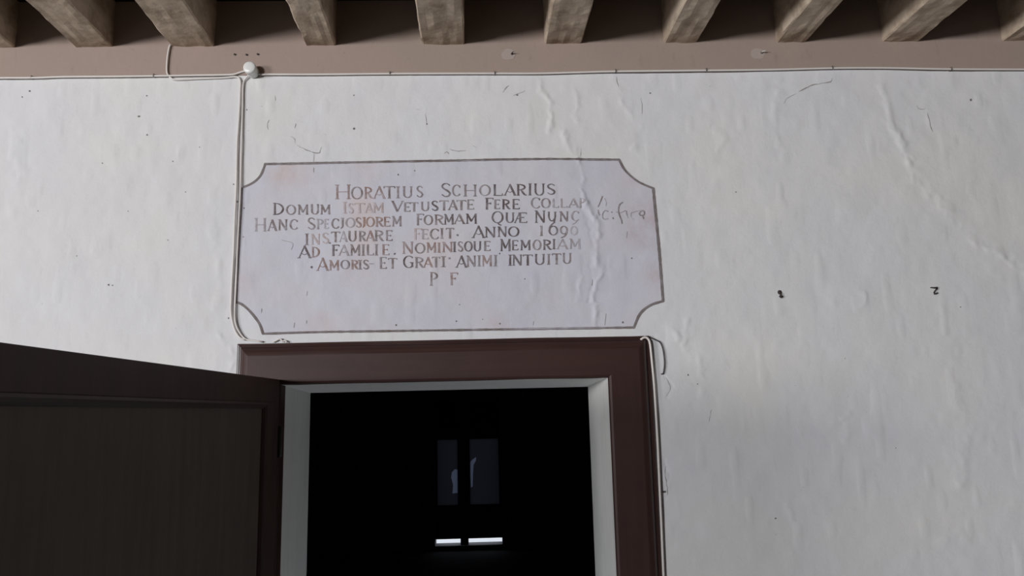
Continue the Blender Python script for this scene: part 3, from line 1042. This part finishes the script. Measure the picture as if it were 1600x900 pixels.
LINES = [
    [('H', 524, 547.5, 289.5, 311, 'r'), ('O', 549.5, 566, 292.5, 311, 'b'), ('R', 569.5, 582, 293, 310.5, 'r'), ('A', 584, 601, 291.5, 310.5, 'r'), ('T', 599.5, 617, 291.5, 310, 'b'), ('I', 619, 624.5, 292, 309.5, 'b'), ('U', 629.5, 644, 292, 309, 'b'), ('S', 651, 660.5, 291, 308, 'b'),
     ('S', 689.5, 704, 287, 307.5, 'd'), ('C', 707, 719, 290, 307, 'b'), ('H', 724.5, 744.5, 289.5, 307, 'b'), ('O', 749.5, 765.5, 290, 306.5, 'b'), ('L', 770.5, 785, 289.5, 306.5, 'd'), ('A', 788, 805, 289, 306, 'd'), ('R', 807, 822.5, 289, 306, 'd'), ('I', 825.5, 830, 288.5, 305.8, 'd'), ('U', 834.5, 850.5, 288, 305.5, 'd'), ('S', 854.5, 867, 288.5, 304.5, 'd')],
    [('D', 427, 442.5, 317.5, 335.5, 'd'), ('O', 447.5, 461, 320.5, 335, 'b'), ('M', 465, 481, 320, 334.8, 'b'), ('U', 485.5, 498, 319.5, 334.5, 'b'), ('M', 500.5, 515.5, 320, 334.3, 'b'),
     ('I', 535.5, 542, 316.5, 333.5, 'p'), ('S', 544.5, 552, 318, 333, 'p'), ('T', 554, 570, 318, 332.8, 'p'), ('A', 571, 582, 318, 332.6, 'p'), ('M', 583, 599, 317.5, 332.5, 'p'),
     ('V', 612.5, 629.5, 314.5, 330.5, 'b'), ('E', 631, 641, 317, 331, 'b'), ('T', 641, 653, 316.5, 330.3, 'b'), ('U', 658, 670.5, 316, 329.5, 'b'), ('S', 674.5, 684.5, 314.5, 329, 'd'), ('T', 687, 700.5, 314, 328.8, 'b'), ('A', 701, 714, 313.5, 328.6, 'b'), ('T', 713.5, 728, 313.5, 328.3, 'b'), ('E', 729.5, 740.5, 313, 328, 'b'),
     ('F', 757.5, 770.5, 310, 327.6, 'd'), ('E', 772, 781, 313, 327.5, 'b'), ('R', 784.5, 797, 312.5, 327.4, 'd'), ('E', 800, 811.5, 312, 327.3, 'd'),
     ('C', 830, 843.5, 309.5, 326, 'b'), ('O', 846, 859, 311, 325.5, 'b'), ('L', 863, 872.5, 312, 325.2, 'f'), ('L', 875.5, 885.5, 311.5, 325, 'f'), ('A', 888, 903, 311, 324.8, 'f'), ('P', 905, 913, 310.5, 324.5, 'f')],
    [('H', 398, 415.5, 341, 361, 'f'), ('A', 418.5, 431.5, 343, 360, 'b'), ('N', 434.5, 448.5, 343, 359.3, 'b'), ('C', 453, 464.5, 343, 358.5, 'b'),
     ('S', 480.5, 492, 340, 357.5, 'b'), ('P', 494.5, 504.5, 342, 357.3, 'f'), ('E', 506, 513, 342, 357, 'v'), ('C', 518.5, 529.5, 341.5, 356.6, 'b'), ('J', 532, 537.5, 341, 356, 'b'), ('O', 540.5, 554, 341, 355.6, 'f'), ('S', 556, 564.5, 340, 355, 'r'), ('J', 566, 571, 340, 354.5, 'o'), ('O', 572.5, 584.5, 339.8, 354.2, 'o'), ('R', 587, 599, 339.5, 354, 'r'), ('E', 599.5, 609.5, 339, 353.6, 'r'), ('M', 612.5, 627, 338, 353.2, 'b'),
     ('F', 650, 662, 334.5, 351.6, 'b'), ('O', 663, 675.5, 336.5, 351, 'b'), ('R', 679, 693.5, 336, 351, 'b'), ('M', 694, 708.5, 335.5, 350.8, 'd'), ('A', 709.5, 725.5, 335.3, 350.3, 'b'), ('M', 728, 744.8, 335, 349.8, 'd'),
     ('Q', 769, 785.5, 331.5, 348.8, 'd'), ('U', 790, 803, 333.5, 348.6, 'd'), ('&', 804, 823, 333, 348.6, 'd'), ('N', 835.5, 851.5, 330, 348.2, 'd'), ('Y', 856, 868.5, 332, 347.3, 'd'), ('N', 874, 887.5, 331.5, 346.3, 'b'), ('C', 893, 904, 331, 346, 'f')],
    [('I', 476.5, 482, 365, 382, 'b'), ('N', 486, 499.5, 365.5, 381.5, 'p'), ('S', 503.5, 513.5, 364, 380, 'p'), ('.', 513.5, 516.5, 378.3, 380.5, 'b'), ('T', 517.5, 531, 362.5, 378.2, 'b'), ('A', 530.5, 542, 362, 378, 'f'), ('U', 544.5, 557, 361.5, 377.3, 'b'), ('R', 561, 572, 361.3, 377, 'b'), ('A', 572, 585, 360.8, 377, 'r'), ('R', 585.5, 599.8, 360.3, 376.6, 'b'), ('E', 602.5, 613, 360, 376.2, 'b'),
     ('F', 646, 658.5, 357, 374.2, 'p'), ('E', 659, 669, 358.5, 374, 'f'), ('C', 672.5, 685.5, 358, 373.7, 'b'), ('I', 688, 693, 357.5, 373, 'b'), ('T', 697, 709, 357, 372.6, 'b'), ('.', 713.3, 716.2, 366.6, 369.4, 'd'),
     ('A', 738.5, 756.5, 353, 371.5, 'd'), ('N', 757.5, 774, 355.3, 370.6, 'd'), ('N', 777.5, 791.5, 355, 370.2, 'd'), ('O', 794.5, 810.2, 355, 369.6, 'd'), ('1', 843, 848.5, 353.5, 368.7, 'b'), ('6', 857.5, 870.8, 349, 368, 'd'), ('9', 875, 886.5, 354, 371.5, 'b'), ('0', 891, 901.5, 354.5, 367.5, 'v')],
    [('A', 466, 485, 384, 403, 'd'), ('D', 487, 498.5, 386, 402, 'r'), ('F', 518, 530, 382.5, 399.6, 'd'), ('A', 529.5, 545, 383, 399.5, 'f'), ('M', 547.5, 562.5, 382.8, 399.3, 'b'), ('I', 565, 570, 382.5, 399, 'b'), ('L', 573, 583.8, 382.3, 398.8, 'b'), ('I', 585.5, 590.5, 382, 398.7, 'b'), ('E', 597, 608, 382, 398.5, 'r'), ('.', 615, 618, 395.6, 398.2, 'd'),
     ('N', 628.5, 645.5, 378, 396, 'r'), ('O', 649, 663.5, 380, 395.3, 'b'), ('M', 666.5, 681, 379.7, 394.7, 'r'), ('I', 683.5, 688, 379.5, 394.3, 'r'), ('N', 691, 707, 379, 394, 'r'), ('I', 707.8, 712.3, 378.6, 393.5, 'd'), ('S', 715.5, 723, 378, 392.8, 'b'), ('O', 726, 737.3, 378, 392.6, 'd'), ('U', 740, 751.5, 377.8, 392.4, 'd'), ('E', 756, 766, 377.3, 392.2, 'b'),
     ('M', 781.5, 797.5, 374, 391.8, 'd'), ('E', 799.5, 809.5, 376, 391.2, 'd'), ('M', 813, 828.5, 376, 391, 'd'), ('O', 833, 844.7, 375.7, 390.6, 'b'), ('R', 848.3, 861.3, 375.2, 390.2, 'd'), ('I', 863, 867.5, 375, 389.6, 'd'), ('A', 870, 886.5, 374.3, 389.3, 'f'), ('M', 889.5, 906.5, 374, 389, 'f')],
    [('.', 485, 488, 416, 419.2, 'd'), ('A', 495.5, 512.5, 403, 423, 'r'), ('M', 514.5, 529.5, 407, 422, 'r'), ('O', 533, 545.7, 407.2, 420.6, 'b'), ('R', 549, 560, 406.8, 420.8, 'r'), ('I', 559.5, 565.5, 406.8, 420.6, 'b'), ('S', 567.5, 576, 406.5, 420.4, 'b'), ('-', 577, 584, 410.5, 414.5, 'f'), ('E', 593, 604, 402, 420, 'b'), ('T', 606.5, 620, 403.5, 419.3, 'b'),
     ('G', 630.5, 645.5, 400, 418.2, 'd'), ('R', 648.5, 662.5, 402, 418, 'b'), ('A', 662, 675.3, 402, 417.8, 'r'), ('T', 675.3, 687, 401.6, 417.5, 'b'), ('I', 689.3, 696.3, 401.4, 417.3, 'b'), ('.', 700.8, 703.2, 402, 405, 'b'), ('A', 713, 728.5, 399.5, 417.5, 'd'), ('N', 729, 743.3, 400, 416.4, 'b'), ('I', 746, 751, 399.8, 416, 'b'), ('M', 753, 768, 399.5, 416, 'r'), ('I', 771.5, 777, 399.2, 416, 'b'),
     ('I', 794.3, 799.5, 398.6, 414.8, 'd'), ('N', 800.5, 815.5, 398.4, 414.6, 'd'), ('T', 817, 831.8, 398, 414.2, 'd'), ('U', 835.5, 850.8, 397.8, 413.6, 'd'), ('I', 854.5, 859.5, 397.5, 413.2, 'b'), ('T', 862.3, 876.3, 396.6, 412.8, 'b'), ('U', 879, 892.3, 396.5, 412.2, 'b')],
    [('P', 671.5, 683.5, 426, 446.5, 'b'), ('F', 702.5, 715, 426.5, 445.6, 'r')],
]
SCRAWL = [  # the half lost cursive after the crack, third and second line
    ([(941, 307), (938, 315), (934, 324)], 1.9, 'b'), ([(944, 310), (947, 318), (946, 322)], 1.3, 'v'),
    ([(950, 331), (945, 329.5), (941.5, 334), (941, 340), (944, 343), (950, 342)], 1.7, 'f'), ([(934, 328), (935, 334), (937, 337)], 1.8, 'f'),
    ([(955, 331), (955.6, 333)], 1.8, 'f'), ([(957, 340), (958, 342.5)], 2.4, 'b'),
    ([(973, 316), (968, 320), (966, 328), (967.5, 336), (971, 345), (971.5, 350)], 2.1, 'b'), ([(962, 331), (968, 333), (977, 329)], 1.2, 'f'),
    ([(978, 329), (979.5, 336), (981, 341)], 1.8, 'f'), ([(992, 331), (986, 333), (986, 340), (991, 342.5)], 1.2, 'v'), ([(992, 330.5), (999, 329), (1004, 328.5)], 1.1, 'f'),
    ([(999, 333), (1003, 329), (1007, 331), (1006, 336), (1000, 336), (999, 333)], 2.0, 'b'), ([(1004, 336.5), (1006, 342)], 2.0, 'b'), ([(893.5, 351.5), (899, 348.5), (901.5, 345)], 1.2, 'f'),
]
for li, L in enumerate(LINES):
    words, prev = [], None
    for g_ in L:
        if prev is None or (g_[1] - prev > 8.5 and g_[0] not in '.-') or (g_[0] == '.' and g_[1] - prev > 4):
            words.append([])
        words[-1].append(g_)
        prev = g_[2]
    for wd in words:
        mb = MB()
        for (ch, x0, x1, y0, y1, tone) in wd:
            hgt = y1 - y0
            dyr = random.uniform(-.3, .3)
            for (P, ws) in GL[ch]:
                pts = [(x0 + (x1 - x0) * p[0] + random.uniform(-.12, .12), y1 - hgt * p[1] + dyr) for p in P]
                ribbons(mb, [(pts, [max(0.95, 2.8 * w * random.uniform(.9, 1.08)) for w in ws])], TKEYS.index(tone), 0.0030 + random.uniform(0, .0002))
        mb.build('painted_word', TM, ins)
for part in (lambda x: x > 948, lambda x: 937 < x <= 948, lambda x: 930 < x <= 937, lambda x: x <= 930):
    mb = MB()
    for pts, w, tone in SCRAWL:
        if part(pts[0][0]):
            P = spline(pts, 2)
            ribbons(mb, [(P, [w * random.uniform(.8, 1.1) for _ in P])], TKEYS.index(tone), 0.0031)
    mb.build('faded_scrawl', TM, ins)

# ------------------------------------------------------------------ cables
def cable(name, pts, rad, label, group='surface wiring', off=0.0025, lift=None, m=None, clips=()):
    P = spline(pts, 5)
    Q = []
    for p in P:
        q = at(p[0], p[1], 0)
        h = float(relief(np.array([q.x]), np.array([q.z]))[0])
        l_ = lift(p) if lift else 0
        d = max(h, 0.0) + rad + off + l_
        Q.append(at(p[0], p[1], -d))
    mb_ = MB()
    mb_.tube(Q, rad, 10)
    o = mb_.build(name, m or M_CABLE, None, True)
    tag(o, label, 'cable', group)
    for (cx_, cy_) in clips:
        c = at(cx_, cy_, 0)
        mb_ = MB()
        mb_.box(c.x - .0018, c.x + .0018, -2 * rad - .012, -.001, c.z - rad - .003, c.z + rad + .0015)
        mb_.lathe((c.x, -2 * rad - .010, c.z - rad - .001), (0, -1, 0), [(0.0018, 0), (0.0026, .002), (0.0016, .004)], 10)
        k = link('cable_clip', mb_.v, mb_.f, M_CLIP)
        k.parent = o
    return o


band_lift = lambda p: 0.006
cable('cable', [(-40, 122.5), (0, 121.8), (55, 121.5), (100, 120), (180, 119.4), (262, 118.4), (310, 117.6), (350, 117), (366, 116), (377, 112.5), (386, 110)], 0.0042,
      'white cable left of the junction box, along the foot of the brown band', lift=band_lift, clips=((53, 123), (243, 120)))
cable('cable', [(266, 70), (264, 76), (262, 88), (260.8, 102), (261, 113), (264, 119), (268, 122.5), (275, 124.5), (310, 123), (350, 121.5), (366, 120), (373, 121.5), (375.8, 129), (375.2, 145), (374.5, 165), (372.3, 200), (370.6, 226), (369.3, 292), (367, 340), (365.3, 390), (363, 430), (361.2, 470), (360.8, 485), (363, 502), (368.5, 519), (376, 528.5), (384, 531)], 0.0040,
      'white cable from the second joist, then outer one of the pair down the wall', lift=lambda p: 0.007 if p[1] < 118 else 0.001)
cable('cable', [(392, 114), (387, 119.5), (381.5, 126), (379.6, 138), (379.2, 165), (378.2, 200), (377.6, 226), (375.8, 292), (373.5, 340), (371, 390), (369.5, 430), (367.6, 470), (366.8, 492), (369, 508), (376, 522), (384, 530), (392, 531.5), (410, 534.2)], 0.0036,
      'white cable leaving the junction box downwards, inner one of the pair', lift=lambda p: 0.004 if p[1] < 124 else 0.001)
cable('cable', [(426, 534.5), (431, 532.5), (436.5, 529.6), (440, 531), (441, 533.5), (445, 532.2), (449, 535)], 0.0035,
      'short kinked end of white cable on top of the door frame', off=0.004)
cable('cable', [(395, 115), (408, 116.2), (416, 116.2), (500, 116.2), (610, 115.2), (700, 114.9), (770, 114.8), (840, 114.8), (900, 113.2), (961, 111.6), (1080, 110.3), (1200, 109), (1300, 106.6), (1380, 106.2), (1480, 108), (1590, 108.5), (1650, 108.5)], 0.0042,
      'long white cable right of the junction box, along the brown band', lift=band_lift, clips=((610, 116), (773, 115.8), (961, 112.6), (1102, 111), (1298, 107.6), (1483, 109.4)))
frame_lift = lambda p: 0.012
cable('cable', [(1001, 531), (1005, 528), (1009, 527.2), (1013, 530), (1015.8, 538), (1019, 568), (1022, 600), (1025.2, 650), (1028, 700), (1030.6, 760), (1033.4, 820), (1036.8, 900), (1040, 960)], 0.0048,
      'pale cable running down the outer edge of the brown door frame', lift=frame_lift)
cable('loose_wire', [(1011, 526.5), (1018, 528), (1025, 531.5), (1031, 534.5), (1034.5, 541), (1036.8, 551), (1038.3, 566), (1037.6, 577), (1036.2, 583.5), (1033, 584.5)], 0.0026,
      'thin dark wire bowed out from the top right corner of the door frame', off=0.004, m=M_WIRE)

# ------------------------------------------------------------------ round junction box
bc = at(395.5, 113.5, -0.008)
jb = empty('junction_box', bc)
tag(jb, 'small round white junction box where the cables meet below the brown band', 'junction box')
rr = 0.0255
mb = MB(); mb.lathe(bc, (0, -1, 0), [(rr, 0), (rr, 0.030), (rr * .98, 0.032)], 40); mb.build('base', M_BOX, jb, False)
mb = MB(); mb.lathe(bc, (0, -1, 0), [(rr * 1.05, 0.033), (rr * 1.05, 0.046), (rr * 1.0, 0.051), (rr * .88, 0.0535), (rr * .4, 0.0545)], 40)
o = mb.build('lid', M_BOX, jb, True)
for p_ in o.data.polygons:
    p_.use_smooth = True

# ------------------------------------------------------------------ nails and hooks
for k, (x, y, w) in enumerate(((367, 85.6, 'nearest the picture edge'), (385.5, 86, 'middle one'), (403, 85.3, 'furthest right'))):
    c = at(x, y, -0.009)
    mb = MB()
    mb.lathe(c, (0, -1, 0), [(0.002, -.02), (0.002, 0.003), (0.0042, 0.0035), (0.0042, 0.005), (0.002, 0.0062)], 12)
    o = mb.build('nail', M_IRON, None, False)
    tag(o, 'dark nail head above the junction box, one of three, ' + w, 'nail', 'nails above the junction box')


def band_nail(x, y, label, bright, dx):
    c = at(x, y, -0.009)
    e = empty('bent_nail', c)
    tag(e, label, 'nail')
    mb_ = MB()
    mb_.tube([c + Vector((0, .02, 0)), c + Vector((0, -.012, 0)), c + Vector((dx * .35, -.018, -.001)), c + Vector((dx, -.020, .001))], [0.0024, .0024, .0022, .0018], 10)
    mb_.build('shank', M_STEEL if bright else M_IRON, e, True)
    mb_ = MB()
    mb_.lathe(c + Vector((0, -.0008, 0)), (0, -1, 0), [(0.0052, 0), (0.0052, .002), (.003, .003)], 12)
    mb_.build('collar', M_IRON, e)
    mb_ = MB()
    n = 16
    ring = [at(x - 6 + 12 * math.cos(2 * math.pi * k / n) * random.uniform(.85, 1.1), y + 1 + 9 * math.sin(2 * math.pi * k / n) * random.uniform(.85, 1.1), -0.0102) for k in range(n)]
    mb_.add(ring + [p + Vector((0, .001, 0)) for p in ring], [tuple(range(n))[::-1]] + [(k, (k + 1) % n, (k + 1) % n + n, k + n) for k in range(n)])
    mb_.build('filler_patch', M_PALE, e)


band_nail(800, 84.5, 'dark bent nail in a pale patch on the brown band above the inscription', False, 0.006)
band_nail(1190, 82.5, 'bright tipped nail in a pale patch on the brown band, right of the door', True, 0.016)

# two iron hooks in the bare wall
c = on_wall(1218, 460, 0)
e = empty('wall_hook', c)
tag(e, 'small dark iron hook in the bare wall, the one nearer the door', 'hook')
U = 0.0026                                     # one image pixel at the wall, in metres
mb = MB()
mb.lathe(c + Vector((0, 0, 3.2 * U)), (0, -1, 0), [(0.0035, -.01), (.0085, .0), (.0095, .002), (.0075, .0035), (.003, .005)], 14)
mb.build('rose', M_IRON, e)
mb = MB()
K = [(0, .0, 2.5), (0, -.008, 2.0), (.0, -.011, 0.2), (-.001, -.011, -2.2), (-.004, -.010, -4.0), (.0, -.009, -5.2), (.005, -.009, -4.4), (.0075, -.010, -2.4)]
mb.tube([c + Vector((a_, b_, z_ * U)) for a_, b_, z_ in K], [.0032, .0032, .0032, .0036, .0042, .0042, .0036, .0026], 10)
mb.build('hook', M_IRON, e, True)
c = on_wall(1458.5, 454.5, 0)
e = empty('wall_hook', c)
tag(e, 'bent dark iron hook shaped like a Z in the bare wall, furthest from the door', 'hook')
mb = MB()
K = [(-5.0, .006, 5.0), (-4.6, -.004, 5.2), (0, -.006, 4.4), (4.6, -.007, 4.6), (4.4, -.0075, 3.4), (.6, -.0075, .4), (-2.2, -.0075, -3.6), (-1.8, -.007, -5.4), (1.5, -.007, -5.0), (4.6, -.007, -3.6)]
mb.tube([c + Vector((a_ * U, b_, z_ * U)) for a_, b_, z_ in K], [.0022, .0026, .0034, .0038, .0030, .0022, .0028, .0032, .0030, .0018], 10)
mb.build('hook', M_IRON, e, True)
c = on_wall(1035.5, 768, 0)
mb = MB()
mb.tube([c + Vector((0, .01, 0)), c + Vector((0, -.012, 0)), c + Vector((-.004, -.016, .001))], 0.0022, 8)
mb.lathe(c + Vector((0, -.014, 0)), (0, -1, 0), [(.0035, 0), (.0042, .002), (.002, .003)], 10)
tag(mb.build('nail', M_IRON), 'tiny dark nail in the wall beside the pale cable on the door frame', 'nail')
